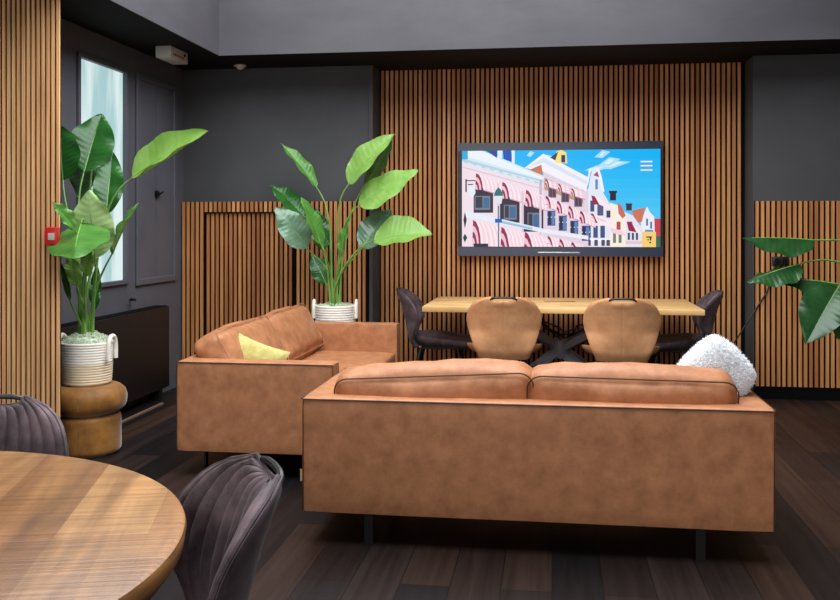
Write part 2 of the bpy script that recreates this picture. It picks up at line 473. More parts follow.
# ================================================================ RADIATOR, WALL AND CEILING FITTINGS
rad = thing('radiator', 'long low brown-black radiator casing along the charcoal wall under the window', 'radiator', (-3.0, 6.0, 0))
obj('casing', boxbm(-0.075, 0.046, -1.05, 0.87, 0.085, 0.71, bev=0.006), M['radiator'], rad)
obj('top_grille', boxbm(-0.06, 0.035, -1.03, 0.85, 0.7105, 0.716), M['black'], rad)
for yy in (-0.9, 0.7):
    obj('foot', boxbm(-0.05, 0.04, yy, yy+0.05, 0, 0.085), M['steel'], rad)

el = thing('emergency_light', 'white rectangular emergency light box on the dark soffit above the charcoal door', 'emergency light', (-2.81, 6.58, ZS))
obj('housing', boxbm(-0.06, 0.06, -0.16, 0.16, -0.085, 0, bev=0.006), M['white_plastic'], el)
bm = NB()
for k in range(7): box(bm, 0.0605, 0.062, -0.12+k*0.03, -0.10+k*0.03, -0.062, -0.048)
obj('lettering', bm, M['print_red'], el)
obj('sensor', boxbm(0.055, 0.068, 0.08, 0.10, -0.04, -0.02, bev=0.003), M['black'], el)
sp = thing('ceiling_sensor', 'small pale dome sensor on the dark soffit above the charcoal back wall', 'sensor', (-2.53, 7.30, ZS))
obj('base', lathe(NB(), [(0, 0), (0.05, 0), (0.05, -0.01), (0, -0.01)], 24), M['white_plastic'], sp)
obj('dome', lathe(NB(), [(0.035, -0.0102), (0.03, -0.022), (0.018, -0.032), (0, -0.036)], 24), M['white_plastic'], sp)

p = at(53, 236, 5.087)
fc = thing('fire_call_point', 'red square fire alarm call point on the slatted pier behind the leaves', 'fire alarm', (p.x, PYF+0.017, p.z))
obj('housing', boxbm(-0.036, 0.036, -0.045, -0.0005, -0.048, 0.048, bev=0.006), M['red'], fc)
obj('press_plate', boxbm(-0.012, 0.026, -0.049, -0.0455, -0.022, 0.016, bev=0.001), M['white_plastic'], fc)

d = (YB-0.03)/(CS+SN*(780-420)/FPX)
p = at(780, 261, d)
so = thing('wall_socket', 'small black socket box on the right slatted wall behind the leaves', 'socket', (p.x, YB-0.03, p.z))
obj('box', boxbm(-0.06, 0.06, -0.03, -0.0005, -0.035, 0.035, bev=0.006), M['steel'], so)
for k in (-1, 1):
    obj('outlet', lathe(NB(), [(0, 0), (0.022, 0), (0.022, 0.006), (0, 0.006)], 20), M['handle'], so, loc=(k*0.028, -0.03, 0), rot=(PI/2, 0, 0))
p2 = at(738, 345, d*0.985)
bm = NB(); q = at(767, 292, d); 
tube(bm, [(p.x-0.03, YB-0.04, p.z-0.03), (q.x, YB-0.04, q.z), (p2.x+0.05, YB-0.04, p2.z+0.08), (p2.x, YB-0.045, p2.z), (p2.x-0.04, YB-0.05, 0.2), (p2.x-0.05, YB-0.06, 0.01)], 0.006, 6)
tag(obj('cable', bm, M['steel']), 'thin black cable slanting down the slatted wall from the socket', 'cable')

# ================================================================ TELEVISION
TVX0, TVX1, TVZ0, TVZ1, TVY = -0.773, 0.885, 1.085, 2.02, 7.65
tv = thing('television', 'large wall mounted television showing a street of striped awnings', 'television', ((TVX0+TVX1)/2, TVY, TVZ0))
TW, TH = TVX1-TVX0, TVZ1-TVZ0
obj('body', boxbm(-TW/2, TW/2, 0.006, 0.06, 0, TH, bev=0.006), M['tv_body'], tv)
obj('wall_bracket', boxbm(-0.3, 0.3, 0.0601, 0.0795, 0.2, 0.7), M['steel'], tv)
sx0, sx1, sz0, sz1 = -TW/2+0.034, TW/2-0.02, 0.078, TH-0.065
for a, b in ((0, sz0), (sz1, TH)):
    obj('bezel', boxbm(-TW/2, TW/2, 0.0, 0.0058, a, b), M['bezel'], tv, smooth=False)
for a, b in ((-TW/2, sx0), (sx1, TW/2)):
    obj('side_bezel', boxbm(a, b, 0.0, 0.0058, sz0, sz1), M['tv_body'], tv, smooth=False)
obj('pen_tray', boxbm(-0.17, 0.17, -0.008, -0.0002, 0.026, 0.036, bev=0.002), M['silver'], tv)

SCR = []
scrbm = NB()
def scol(c):
    for i, (cc, m) in enumerate(SCR):
        if cc == c: return i
    SCR.append((c, emit('screen_%d_%d_%d' % c, c, 0.68))); return len(SCR)-1
def sp_(px, py, layer):
    u = (px-462)/(661-462); v = (247-py)/(247-150.5)
    u = min(1, max(0, u)); v = min(1, max(0, v))
    return Vector((sx0+u*(sx1-sx0), 0.005-layer*0.00006, sz0+v*(sz1-sz0)))
LAYER = [0]
def poly(c, *pts):
    LAYER[0] += 0.35
    try:
        f = scrbm.faces.new([scrbm.verts.new(sp_(x, y, LAYER[0])) for x, y in pts]); f.material_index = scol(c)
    except ValueError: pass
def rect(c, x0, y0, x1, y1): poly(c, (x0, y0), (x1, y0), (x1, y1), (x0, y1))
WHT, PNK, PAL, MAR, DRK, BLU = (245, 240, 248), (240, 218, 228), (205, 225, 240), (150, 40, 80), (44, 40, 60), (60, 110, 170)
AWN, AWS = (252, 234, 240), (246, 208, 220)
for k in range(10):                                     # sky in the picture
    t = k/9
    c = (int(20+t*90), int(178+t*30), 246)
    rect(c, 462, 150.5+k*9.65, 661, 150.5+(k+1)*9.65)
for x0, y0, x1, y1 in ((592, 169, 632, 163), (600, 166, 622, 160), (586, 171, 612, 168), (596, 158, 612, 153), (540, 160, 556, 157), (528, 156, 536, 153)):
    poly((170, 222, 250), (x0, y0), ((x0+x1)/2, y1-2), (x1, y1), ((x0+x1)/2, y0+1))
    poly((215, 238, 252), (x0+5, y0-1), ((x0+x1)/2, y1), (x1-6, y1), ((x0+x1)/2, y0-1))
def awning(x0, y0, w0, sl, dx, h, n):
    P = [(dx*math.sin(t*PI/2), h*(1-math.cos(t*PI/2))) for t in (0, .25, .5, .75, 1)]
    for i, fct in enumerate((1.0, 0.78, 0.56, 0.34)):
        c = (MAR, (236, 196, 210))[i % 2]
        ring = [(x0-1.5+(q[0]+1.0)*fct, y0+h+(q[1]-h)*fct) for q in P]
        poly(c, (x0-1.5, y0+h-1), *ring)
    for k in range(n):
        a, b = k/n, (k+1)/n
        for q, r in zip(P, P[1:]):
            c = AWN if k % 2 == 0 else AWS
            poly(c, (x0+q[0]+w0*a, y0+q[1]+w0*sl*a), (x0+q[0]+w0*b, y0+q[1]+w0*sl*b), (x0+r[0]+w0*b, y0+r[1]+w0*sl*0.9*b), (x0+r[0]+w0*a, y0+r[1]+w0*sl*0.9*a))
    poly((214, 150, 172), (x0+dx, y0+h-0.5), (x0+dx+w0, y0+h-0.5+w0*sl*0.9), (x0+dx+w0, y0+h+0.5+w0*sl*0.9), (x0+dx, y0+h+0.6))
# distant houses, right to left
rect((200, 70, 80), 655, 219, 661, 240); rect((60, 110, 90), 655, 236, 661, 247)
poly((238, 236, 244), (642, 247), (642, 222), (646, 212), (648, 207), (651, 213), (655, 217), (656, 247))
poly((205, 120, 95), (633, 211), (646, 208), (643, 222), (637, 224))
rect((90, 130, 170), 647, 219, 649, 226); rect((90, 130, 170), 651, 222, 653, 229); rect((120, 150, 180), 646, 230, 654, 232)
poly((232, 228, 240), (625, 212), (634, 216), (645, 231), (645, 247), (625, 247))
rect((60, 50, 70), 627.5, 205, 633, 211); rect((60, 50, 70), 627, 204, 633.5, 205.5)
poly(MAR, (628, 222), (633, 222), (640, 233), (630, 231)); poly(AWN, (633, 223), (637, 227), (643, 234), (638, 233))
for x in (629, 633, 637): rect((70, 80, 110), x, 233, x+2.2, 240)
rect((230, 200, 205), 627, 241, 645, 244)
poly((250, 238, 226), (611, 203), (620, 206), (627, 218), (627, 247), (611, 247))
poly((200, 110, 96), (619, 204), (623, 206), (627, 216), (624, 219), (620, 214))
rect(DRK, 611.5, 192.5, 617.5, 201); rect(DRK, 610.5, 191.5, 618.5, 193.5)
for x in (614.5, 620): rect((120, 130, 110), x, 232, x+3, 243)
rect((180, 80, 90), 618, 222, 622, 230); poly(AWS, (612, 228), (624, 231), (627, 236), (613, 233))
# curved gable house
poly((228, 232, 246), (584, 247), (584, 196), (590, 190), (592, 178), (594, 170), (597, 167), (600, 169), (602, 178), (604, 192), (610, 202), (612, 210), (612, 247))
poly(WHT, (583, 194), (587, 192), (590, 184), (592, 174), (594, 169), (591, 169), (589, 180), (586, 188))
poly(WHT, (600, 168), (603, 176), (606, 192), (604, 193), (601, 180), (598, 170))
rect((90, 140, 190), 597, 180, 599.5, 190); poly((150, 90, 120), (595, 176), (599, 172), (601, 178))
rect((70, 80, 120), 592, 201, 596, 212); rect((90, 90, 130), 599, 203, 605, 216); rect((90, 60, 80), 608, 211, 612, 218)
poly(MAR, (593, 196), (597, 197), (601, 205), (595, 205)); poly(AWN, (596, 196), (607, 202), (611, 207), (612, 210), (601, 205))
poly(MAR, (592, 214), (595, 214), (600, 224), (594, 222)); poly(AWN, (595, 214), (612, 221), (614, 228), (600, 225))
poly(AWS, (598, 217), (608, 221), (608, 223), (599, 220))
for x in (588, 595, 602): rect((70, 84, 124), x, 226, x+4.5, 238)
rect((120, 170, 190), 586, 230, 592, 232); rect((250, 250, 250), 584, 239, 612, 241)
for x in (589, 596, 603, 608): rect((90, 70, 100), x, 240, x+3.5, 246)
# middle building
poly((226, 210, 226), (545, 170), (590, 190), (590, 247), (545, 247))
poly((190, 150, 130), (546, 178), (585, 194), (585, 204), (546, 190))
poly(WHT, (526, 168), (545, 154), (590, 178), (588, 192), (545, 172))
poly((214, 228, 244), (528, 168), (545, 158), (589, 182), (588, 185), (545, 163))
poly((196, 120, 84), (531, 170), (543, 165), (545, 178), (541, 178))
poly((250, 225, 120), (557, 163), (558, 152), (563, 150.5), (568, 153), (569, 164)); rect((50, 60, 110), 563, 155.5, 567, 163)
poly((60, 60, 100), (552, 158), (560, 152), (557, 161))
for i in range(3):
    x0 = 549+i*13; y0 = 183+i*4.6
    rect((120, 90, 100), x0+1, y0+2, x0+9, y0+15)
    rect((80, 60, 80), x0+2.2, y0+4, x0+4.6, y0+14); rect((80, 60, 80), x0+5.6, y0+4, x0+8, y0+14)
    awning(x0-1, y0-3.5, 10, 0.36, 3, 8, 4)
for i in range(4):
    x0 = 549+i*11.5; y0 = 197+i*5
    rect((60, 80, 130), x0, y0+14, x0+8, y0+29); rect((230, 230, 244), x0, y0+20, x0+8, y0+21)
    awning(x0-1, y0-1, 10, 0.44, 5, 13, 6)
for k in range(7):
    poly((214, 206, 224), (547+k*6, 175+k*2.4), (550+k*6, 176+k*2.4), (550+k*6, 178+k*2.4), (547+k*6, 177+k*2.4))
for i in range(4):
    x0 = 549+i*11.5; y0 = 197+i*5
    rect((38, 44, 70), x0+0.8, y0+15, x0+3.6, y0+28); rect((96, 130, 180), x0+4.4, y0+15, x0+7.2, y0+28)
poly((236, 236, 248), (545, 229), (590, 236), (590, 240), (545, 233))
for i in range(3):
    x0 = 550+i*12; y0 = 236+i*3
    awning(x0, y0, 10, 0.25, 5, 14, 6)
# near building
poly((240, 222, 232), (462, 160), (545, 184), (545, 247), (462, 247))
poly((208, 232, 242), (462, 150.5), (484, 150.5), (545, 176), (545, 186), (462, 163))
poly((236, 242, 250), (466, 150.5), (482, 150.5), (545, 178), (545, 180), (466, 156))
poly((176, 206, 226), (462, 158), (545, 181), (545, 182.5), (462, 160.5)); poly((40, 170, 220), (462, 150.5), (468, 150.5), (468, 159), (462, 159))
poly((40, 70, 160), (487, 150.5), (498, 150.5), (498, 158)); poly((30, 80, 180), (504, 150.5), (512, 150.5), (514, 162), (505, 159)); rect((225, 235, 248), 498.5, 150.5, 503.5, 158); rect((225, 235, 248), 513, 150.5, 516, 164)
rect((196, 178, 196), 541, 180, 543.5, 232)
for i, (x0, y0) in enumerate(((478, 174), (505, 183), (529, 191))):
    w0 = 22 if i < 2 else 15
    rect(DRK, x0-4, y0+14, x0+16, y0+39+i); rect((120, 120, 140), x0-3 if i == 0 else x0, y0+22, x0+13, y0+36+i)
    rect((44, 54, 70), x0-2 if i == 0 else x0+1, y0+23, x0+5, y0+34+i); rect((60, 104, 150), x0+6, y0+24, x0+12, y0+34+i)
    awning(x0-1, y0-1, w0, 0.33, 7, 17, 10)
for x, y in ((498, 183), (523, 191), (541, 196)):
    poly((222, 200, 216), (x, y), (x+2.2, y+.8), (x+2.2, 247), (x, 247))
for k in range(9):
    poly((206, 196, 214), (464+k*9, 160.5+k*2.6), (468+k*9, 161.6+k*2.6), (468+k*9, 163+k*2.6), (464+k*9, 162+k*2.6))
poly((214, 196, 212), (462, 166), (545, 189), (545, 190), (462, 167.2))
poly((226, 236, 248), (466, 211), (545, 229), (545, 233), (466, 217))
poly((150, 190, 220), (503, 221), (534, 228), (534, 230), (503, 223.5))
for i, (x0, y0) in enumerate(((474, 220), (503, 227), (527, 232))):
    w0 = 24 if i < 1 else 20
    awning(x0, y0, w0, 0.24, 8, 27, 10)
rect(DRK, 474, 244, 489, 247)
# street lantern, hanging sign, lozenge
rect((30, 130, 150), 499, 206, 500.3, 247); poly((225, 225, 235), (495, 196), (504, 196), (502.5, 204), (496.5, 204)); poly((30, 110, 120), (494.5, 196), (497, 190), (499.5, 187.5), (502, 190), (504.5, 196))
rect((20, 90, 190), 496, 219, 503, 223)
rect(DRK, 465.5, 179, 467, 192); rect(DRK, 467, 180, 476, 181); rect(DRK, 468, 184, 474, 185)
poly((225, 238, 246), (470, 186), (475, 184), (476, 193), (473, 198), (469, 195))
poly(DRK, (465, 212), (467, 220), (465, 229), (463.5, 220)); poly((30, 60, 60), (465, 234), (467.5, 238), (465, 243), (463, 238))
# interface marks on the screen
for y in (163, 167, 171.3): rect((250, 226, 226), 641.5, y-0.7, 653, y+0.7)
rect((246, 208, 120), 643, 232, 656.5, 247)
rect(DRK, 647, 236.5, 652.5, 237.8); rect(DRK, 650.5, 237.8, 652, 240.5); rect(DRK, 648.2, 239, 649.5, 240.5); rect(DRK, 650, 241.8, 651.8, 243.2)
scr = obj('screen', scrbm, [m for c, m in SCR], tv, smooth=False, recalc=False)
for pl in scr.data.polygons: pass

# ================================================================ SOFAS
def sofa(name, label, loc, rotz, L, D, near_tab=False, seed=1, roll=(0, 0)):
    """local: outer back face along y=0, seat looks to +y, x runs along the length"""
    t = thing(name, label, 'sofa', loc, rotz)
    zb, zt = 0.135, 0.615; A = 0.135; B = 0.125
    def panel(nm, x0, x1, y0, y1):
        cxx, cyy = (x0+x1)/2, (y0+y1)/2
        bm = puff(x1-x0, y1-y0, zt-zb, 0.014, n=9, wr=0.0016, seed=seed+x0)
        return obj(nm, bm, M['leather'], t, loc=(cxx, cyy, (zb+zt)/2))
    bk = panel('backrest', 0, L, 0, B)
    a1 = panel('armrest', -0.003, A, 0.004, D)
    a2 = panel('armrest', L-A, L+0.003, 0.004, D)
    def pipe(par, pts, off):
        bm = NB(); o_ = Vector(par.location)
        tube(bm, [Vector(q)-o_ for q in pts], 0.0034, 6)
        obj('piping', bm, M['piping'], par)
    e = 0.006
    pipe(bk, [(e, 0.001, zb+0.01), (e, 0.001, zt-e), (L-e, 0.001, zt-e), (L-e, 0.001, zb+0.01)], 0)
    pipe(a1, [(-0.002, 0.012, zt-e), (-0.002, D-e, zt-e), (-0.002, D-e, zb+0.01)], 0)
    pipe(a2, [(L+0.002, 0.012, zt-e), (L+0.002, D-e, zt-e), (L+0.002, D-e, zb+0.01)], 0)
    obj('seat_base', boxbm(A+0.001, L-A-0.001, B+0.001, D-0.01, zb+0.005, 0.30, bev=0.01), M['leather'], t)
    W = (L-2*A)/2
    for k in (0, 1):
        cx = A+W*(k+0.5)
        sc_ = obj('seat_cushion', puff(W-0.006, D-B-0.01, 0.12, 0.03, (0, 0, 0.015), n=9, wr=0.002, seed=seed+k), M['leather'], t, loc=(cx, (B+D)/2, 0.358))
        # back cushion with piping round its rear face, leaning against the back
        ch, cw, ct = 0.33, W+(0.03 if near_tab else 0.0), 0.185
        lean = math.radians(15 if near_tab else 29)
        MM = Matrix.Rotation(roll[k], 4, 'Y') @ Matrix.Rotation(lean, 4, 'X')
        c_ = obj('back_cushion', puff(cw, ct, ch, 0.055, (0.012, 0.03, 0.03), n=17, wr=0.008, seed=seed+k*4, M4=MM), M['leather'], t, loc=(cx, B+(0.088 if near_tab else 0.048), (0.562, 0.568)[k] if near_tab else 0.578))
        for s in ((-1,) if near_tab else (1,)):
            bm = NB()
            tube(bm, [MM @ Vector((q[0], s*(ct/2-0.012), q[1])) for q in rrect(cw+0.002, ch+0.004, 0.06)], 0.003, 6, closed=True)
            obj('piping', bm, M['piping'] if near_tab else M['leather'], c_)
    for lx in (0.275, L-0.275):
        for ly in (0.06, D-0.20):
            bm = boxbm(-0.019, 0.019, -0.006, 0.006, 0, zb+0.004); box(bm, -0.019, 0.019, -0.006, 0.03, zb-0.002, zb+0.004)
            obj('leg', bm, M['steel'], t, loc=(lx, ly, 0))
    if near_tab:
        bm = boxbm(-0.022, 0.004, -0.001, 0.001, 0, 0.05); 
        o = obj('label_tab', bm, M['tag'], t, loc=(0, 0.06, 0.25)); o['label'] = 'small beige fabric tab'
    return t
S1X0, S1Y, S1L = -1.037, 3.76, 1.90
sofa('sofa', 'tan leather sofa seen from behind, facing the dining table', (S1X0, S1Y, 0), 0.0, S1L, 0.86, True, 1, (math.radians(-3.2), math.radians(0.6)))
# second sofa: outer back towards the left wall; local +y looks to +x, so length runs along -y
S2X, S2Y0, S2L = -1.98, 4.69, 2.11
sofa('sofa', 'tan leather sofa seen from its end, holding the lime cushion, beside the radiator wall', (S2X, S2Y0+S2L, 0), -PI/2, S2L, 0.86, False, 9)

# scatter cushions
def scatter(w_, h_, th, seed, wr=0.006, n=24, rnd=0.0):
    bm = NB()
    g = {}
    for side in (0, 1):
        for i in range(n+1):
            for j in range(n+1):
                a, b = -1+2*i/n, -1+2*j/n
                edge = i in (0, n) or j in (0, n)
                if edge and side == 1: g[(1, i, j)] = g[(0, i, j)]; continue
                pin = 1-0.07*((1-a*a)*(abs(b)**2)+(1-b*b)*(abs(a)**2))
                t = th/2*((1-a**4)*(1-b**4))**0.5 if not edge else 0
                pin *= 1-rnd*(a*a*b*b)
                p = Vector((a*w_/2*pin, (t if side else -t), b*h_/2*pin))
                if not edge: p += mnoise.noise_vector(p*14+Vector((seed, side, 0)))*wr
                g[(side, i, j)] = bm.verts.new(p)
        for i in range(n):
            for j in range(n):
                q = [g[(side, i, j)], g[(side, i+1, j)], g[(side, i+1, j+1)], g[(side, i, j+1)]]
                bm.faces.new(q if side == 0 else q[::-1])
    return bm
lc = obj('cushion', scatter(0.40, 0.40, 0.12, 3), M['lime'], loc=(-1.685, 4.98, 0.505), rot=(math.radians(-20), math.radians(15), math.radians(-18)))
tag(lc, 'small lime green velvet cushion leaning on the end-on tan sofa', 'cushion')
# fluffy white cushion: body plus pile
random.seed(3)
bm = scatter(0.295, 0.295, 0.18, 5, n=22, rnd=0.22)
bm.normal_update()
base_v = [(v.co.copy(), v.normal.copy()) for v in bm.verts]
fl = []
bm.faces.ensure_lookup_table()
for f in list(bm.faces):
    for k in range(14):
        a, b = random.random(), random.random()
        v = f.verts
        p = (v[0].co*(1-a)+v[1].co*a)*(1-b)+(v[3].co*(1-a)+v[2].co*a)*b
        fl.append((p, f.normal.copy()))
for p, nn in fl:
    t = (nn+Vector((random.uniform(-1, 1), random.uniform(-1, 1), random.uniform(-1, 1)))*0.6).normalized()
    s = t.orthogonal().normalized(); s.rotate(Matrix.Rotation(random.uniform(0, 6.28), 3, t))
    l = random.uniform(0.008, 0.020); r_ = 0.0035
    a = bm.verts.new(p+s*r_); b = bm.verts.new(p-s*r_); c = bm.verts.new(p+s.cross(t)*r_); e = bm.verts.new(p+t*l)
    bm.faces.new((a, b, e)); bm.faces.new((b, c, e)); bm.faces.new((c, a, e))
fp = obj('fluffy_cushion', bm, M['fur'], loc=(0.694, 4.12, 0.694), rot=(math.radians(-6), math.radians(46), math.radians(4)), smooth=False)
tag(fp, 'fluffy white cushion on the right end of the sofa seen from behind', 'cushion')

# ================================================================ CHAIRS
def lerp_tab(tab, v):
    for (a, x), (b, y) in zip(tab, tab[1:]):
        if v <= b:
            t = (v-a)/(b-a) if b > a else 0
            t = t*t*(3-2*t) if False else t
            return x+(y-x)*t
    return tab[-1][1]
HWT = [(0.42, 0.168), (0.47, 0.185), (0.51, 0.203), (0.59, 0.230), (0.64, 0.246), (0.69, 0.254), (0.73, 0.252), (0.765, 0.241), (0.80, 0.222), (0.825, 0.199), (0.845, 0.165), (0.862, 0.12), (0.868, 0.09)]
YCT = [(0.42, -0.175), (0.47, -0.205), (0.55, -0.228), (0.65, -0.248), (0.75, -0.275), (0.868, -0.318)]
def back_surf(u, v):
    z = 0.42+(0.868-0.42)*v
    hw = lerp_tab(HWT, z); y = lerp_tab(YCT, z)
    x = u*hw
    wrap = 0.112*min(1, max(0.35, (z-0.42)/0.2))
    y += wrap*(abs(x)/0.25)**2
    if z > 0.80:
        k = (z-0.80)/0.068
        m = max(0, 1-(abs(x)/0.09)**4)
        z -= 0.029*k*m
    return Vector((x, y, 0.42+(z-0.42)*0.958))
def back_mesh(seam):
    NU, NV = 96, 30
    bm = NB(); I, O = {}, {}
    vs_ = [1-(1-j/NV)**1.25 for j in range(NV+1)]
    for i in range(NU+1):
        for j in range(NV+1):
            u = -1+2*i/NU; v = vs_[j]
            p = back_surf(u, v)
            e = 1e-3
            du = back_surf(min(1, u+e), v)-back_surf(max(-1, u-e), v)
            dv = back_surf(u, min(1, v+e))-back_surf(u, max(0, v-e))
            n = du.cross(dv)
            n = n.normalized() if n.length > 1e-12 else Vector((0, -1, 0))
            if n.y > 0: n = -n                       # outward = rearward
            edge = max(abs(u)**12, v**24)
            th_i = 0.022*(1-0.6*edge)
            # vertical channels fan out over the inner face
            c = abs(math.sin(PI*6*u+PI/2))
            if v > 0.12: th_i += 0.0085*(c**0.5)*(1-edge) - 0.003
            th_o = 0.016*(1-0.5*edge)
            if seam: th_o -= 0.003*math.exp(-(u/0.03)**2)
            I[i, j] = bm.verts.new(p-n*th_i); O[i, j] = bm.verts.new(p+n*th_o)
    for i in range(NU):
        for j in range(NV):
            bm.faces.new((I[i, j], I[i+1, j], I[i+1, j+1], I[i, j+1]))
            bm.faces.new((O[i, j], O[i, j+1], O[i+1, j+1], O[i+1, j]))
    for j in range(NV):
        bm.faces.new((I[0, j], I[0, j+1], O[0, j+1], O[0, j])); bm.faces.new((I[NU, j], O[NU, j], O[NU, j+1], I[NU, j+1]))
    for i in range(NU):
        bm.faces.new((I[i, 0], O[i, 0], O[i+1, 0], I[i+1, 0])); bm.faces.new((I[i, NV], I[i+1, NV], O[i+1, NV], O[i, NV]))
    return bm
def seat_pt(a, t):
    """a across -1..1, t front 0 .. rear 1"""
    y = 0.26-0.43*t
    hw = 0.236+0.036*math.sin(PI*min(1, t*1.05))-0.05*t**3
    corner = (1-abs(2*t-1)**5)
    x = a*hw*(0.80+0.20*corner)
    y += 0.02*(1-a*a) if t < 0.5 else 0
    z = 0.462+0.055*abs(a)**2.6*(0.35+0.65*t)-0.02*(1-t)**3
    return Vector((x, y, z))
def seat_mesh():
    NU, NV = 26, 22; bm = NB(); T, Bt = {}, {}
    for i in range(NU+1):
        for j in range(NV+1):
            a = -1+2*i/NU; t = j/NV
            p = seat_pt(a, t)
            e = (1-abs(a)**6)*(1-abs(2*t-1)**6)
            T[i, j] = bm.verts.new(p+Vector((0, 0, 0.012*e))); Bt[i, j] = bm.verts.new(p-Vector((0, 0, 0.018+0.034*e**0.5)))
    for i in range(NU):
        for j in range(NV):
            bm.faces.new((T[i, j], T[i+1, j], T[i+1, j+1], T[i, j+1])); bm.faces.new((Bt[i, j], Bt[i, j+1], Bt[i+1, j+1], Bt[i+1, j]))
    for j in range(NV):
        bm.faces.new((T[0, j], T[0, j+1], Bt[0, j+1], Bt[0, j])); bm.faces.new((T[NU, j], Bt[NU, j], Bt[NU, j+1], T[NU, j+1]))
    for i in range(NU):
        bm.faces.new((T[i, 0], Bt[i, 0], Bt[i+1, 0], T[i+1, 0])); bm.faces.new((T[i, NV], T[i+1, NV], Bt[i+1, NV], Bt[i, NV]))
    return bm
def make_chair(label, loc, rotz, fab, group):
    t = thing('shell_chair', label, 'chair', loc, rotz, group)
    b = obj('backrest', back_mesh(True), fab, t)
    # piping along the rim of the back
    rim = [back_surf(-1, k/20) for k in range(21)]+[back_surf(-1+2*k/24, 1) for k in range(1, 24)]+[back_surf(1, 1-k/20) for k in range(21)]
    obj('rim_piping', tube(NB(), rim, 0.0065, 7), fab, b)
    hb = [Vector((-0.088, -0.306, 0.832)), Vector((-0.076, -0.312, 0.844)), Vector((-0.05, -0.316, 0.848)), Vector((0, -0.318, 0.849)), Vector((0.05, -0.316, 0.848)), Vector((0.076, -0.312, 0.844)), Vector((0.088, -0.306, 0.832))]
    obj('grab_handle', tube(NB(), hb, 0.0075, 8), M['steel'], t)
    obj('seat', seat_mesh(), fab, t)
    bm = NB()
    for s in (-1, 1):
        beam(bm, (s*0.13, -0.13, 0.413), (s*0.13, 0.16, 0.413), 0.03, 0.012)
    beam(bm, (-0.13, 0.0, 0.405), (0.13, 0.0, 0.405), 0.04, 0.012)
    obj('seat_frame', bm, M['steel'], t, smooth=False)
    for sx in (-1, 1):
        for sy in (-1, 1):
            top = Vector((sx*0.135, 0.015+sy*0.14, 0.41)); bot = Vector((sx*0.215, 0.0+sy*0.225, 0.0))
            obj('leg', tube(NB(), [top, bot], [0.016, 0.010], 10), M['steel'], t)
    return t
G_D = 'tan chairs along the near side of the oak table'
tanc = make_chair('camel leather shell chair with its back to the sofa, left of the table legs', (-0.335, 6.58, 0), math.radians(2), M['tan_chair'], G_D)
dup(tanc, (0.475, 6.57, 0), math.radians(-2), 'camel leather shell chair with its back to the sofa, right of the table legs')
TCX, TCY = -1.398, 1.447
grey = make_chair('grey velvet channelled chair drawn up to the near right edge of the round table', (-0.830, 1.651, 0), math.atan2(-0.507, -0.862)-PI/2, M['velvet'], 'grey chairs')
dup(grey, (-1.505, 2.118, 0), math.atan2(-0.95, 0.18)-PI/2, 'grey velvet channelled chair behind the round table, before the slatted pier')
dup(grey, (-0.86, 7.05, 0), -PI/2+0.04, 'grey velvet chair at the left end of the oak dining table')
dup(grey, (0.93, 7.12, 0), PI/2-0.04, 'grey velvet chair at the right end of the oak dining table')

# ================================================================ OAK DINING TABLE
tx, ty = 0.06, 7.13
dt = thing('dining_table', 'long oak dining table on crossed dark steel legs under the television', 'table', (tx, ty, 0))
obj('tabletop', boxbm(-0.99, 0.99, -0.51, 0.47, 0.712, 0.75, bev=0.004), M['oak'], dt)
obj('cable_slot', boxbm(-0.12, 0.12, 0.08, 0.115, 0.7505, 0.752), M['steel'], dt)
hub = Vector((0, 0, 0.40))
for sx in (-1, 1):
    for sy in (-1, 1):
        lo = Vector((sx*0.52, sy*0.34, 0)); hi = Vector((-sx*0.50, -sy*0.33, 0.70))
        off = Vector((0.018*sy, 0.02*sx, 0))
        bm = NB(); beam(bm, lo, hub+off, 0.075, 0.05); beam(bm, hub+off, hi, 0.075, 0.05)
        obj('leg', bm, M['leg_steel'], dt, smooth=False)
for a in (-0.38, 0.32):
    obj('mounting_plate', boxbm(-0.56, 0.56, a, a+0.06, 0.70, 0.711), M['steel'], dt, smooth=False)
obj('hub', lathe(NB(), [(0, 0.33), (0.06, 0.33), (0.075, 0.36), (0.075, 0.44), (0.06, 0.47), (0, 0.47)], 24), M['leg_steel'], dt)
bm = NB()
random.seed(12)
for k in range(4):
    pts = []
    for i in range(9):
        a = i/8
        pts.append((-0.16+0.42*a+random.uniform(-.03, .03), 0.05+random.uniform(-.06, .06), 0.66-0.13*math.sin(PI*a)-0.02*k+random.uniform(-.02, .02)))
    tube(bm, pts, 0.006, 6)
tag(obj('power_cables', bm, M['steel']), 'tangle of black cables hanging beneath the oak dining table top', 'cables').location = (tx, ty, 0)

# ================================================================ ROUND TABLE
R = 0.745
rt = thing('round_table', 'round mango wood table in the near left corner of the room', 'table', (TCX, TCY, 0))
prof = [(0, 0.76), (R*0.5, 0.76), (R-0.012, 0.76), (R-0.004, 0.757), (R, 0.75)]
bm = lathe(NB(), [(0, 0.76), (R-0.010, 0.76), (R-0.003, 0.757), (R, 0.75), (R-0.004, 0.722), (R-0.02, 0.700), (R-0.045, 0.692), (0, 0.692)], 120, mfun=lambda z: 0 if z > 0.7575 else 1)
obj('tabletop', bm, [M['mango'], M['mango_edge']], rt)
obj('pedestal', lathe(NB(), [(0, 0.02), (0.07, 0.02), (0.07, 0.66), (0.2, 0.67), (0.2, 0.6915), (0, 0.6915)], 40), M['steel'], rt)
for k in range(4):
    a = k*PI/2+0.4
    bm = NB(); beam(bm, (0.065*math.cos(a), 0.065*math.sin(a), 0.025), (0.42*math.cos(a), 0.42*math.sin(a), 0.015), 0.06, 0.03)
    obj('foot', bm, M['steel'], rt, smooth=False)

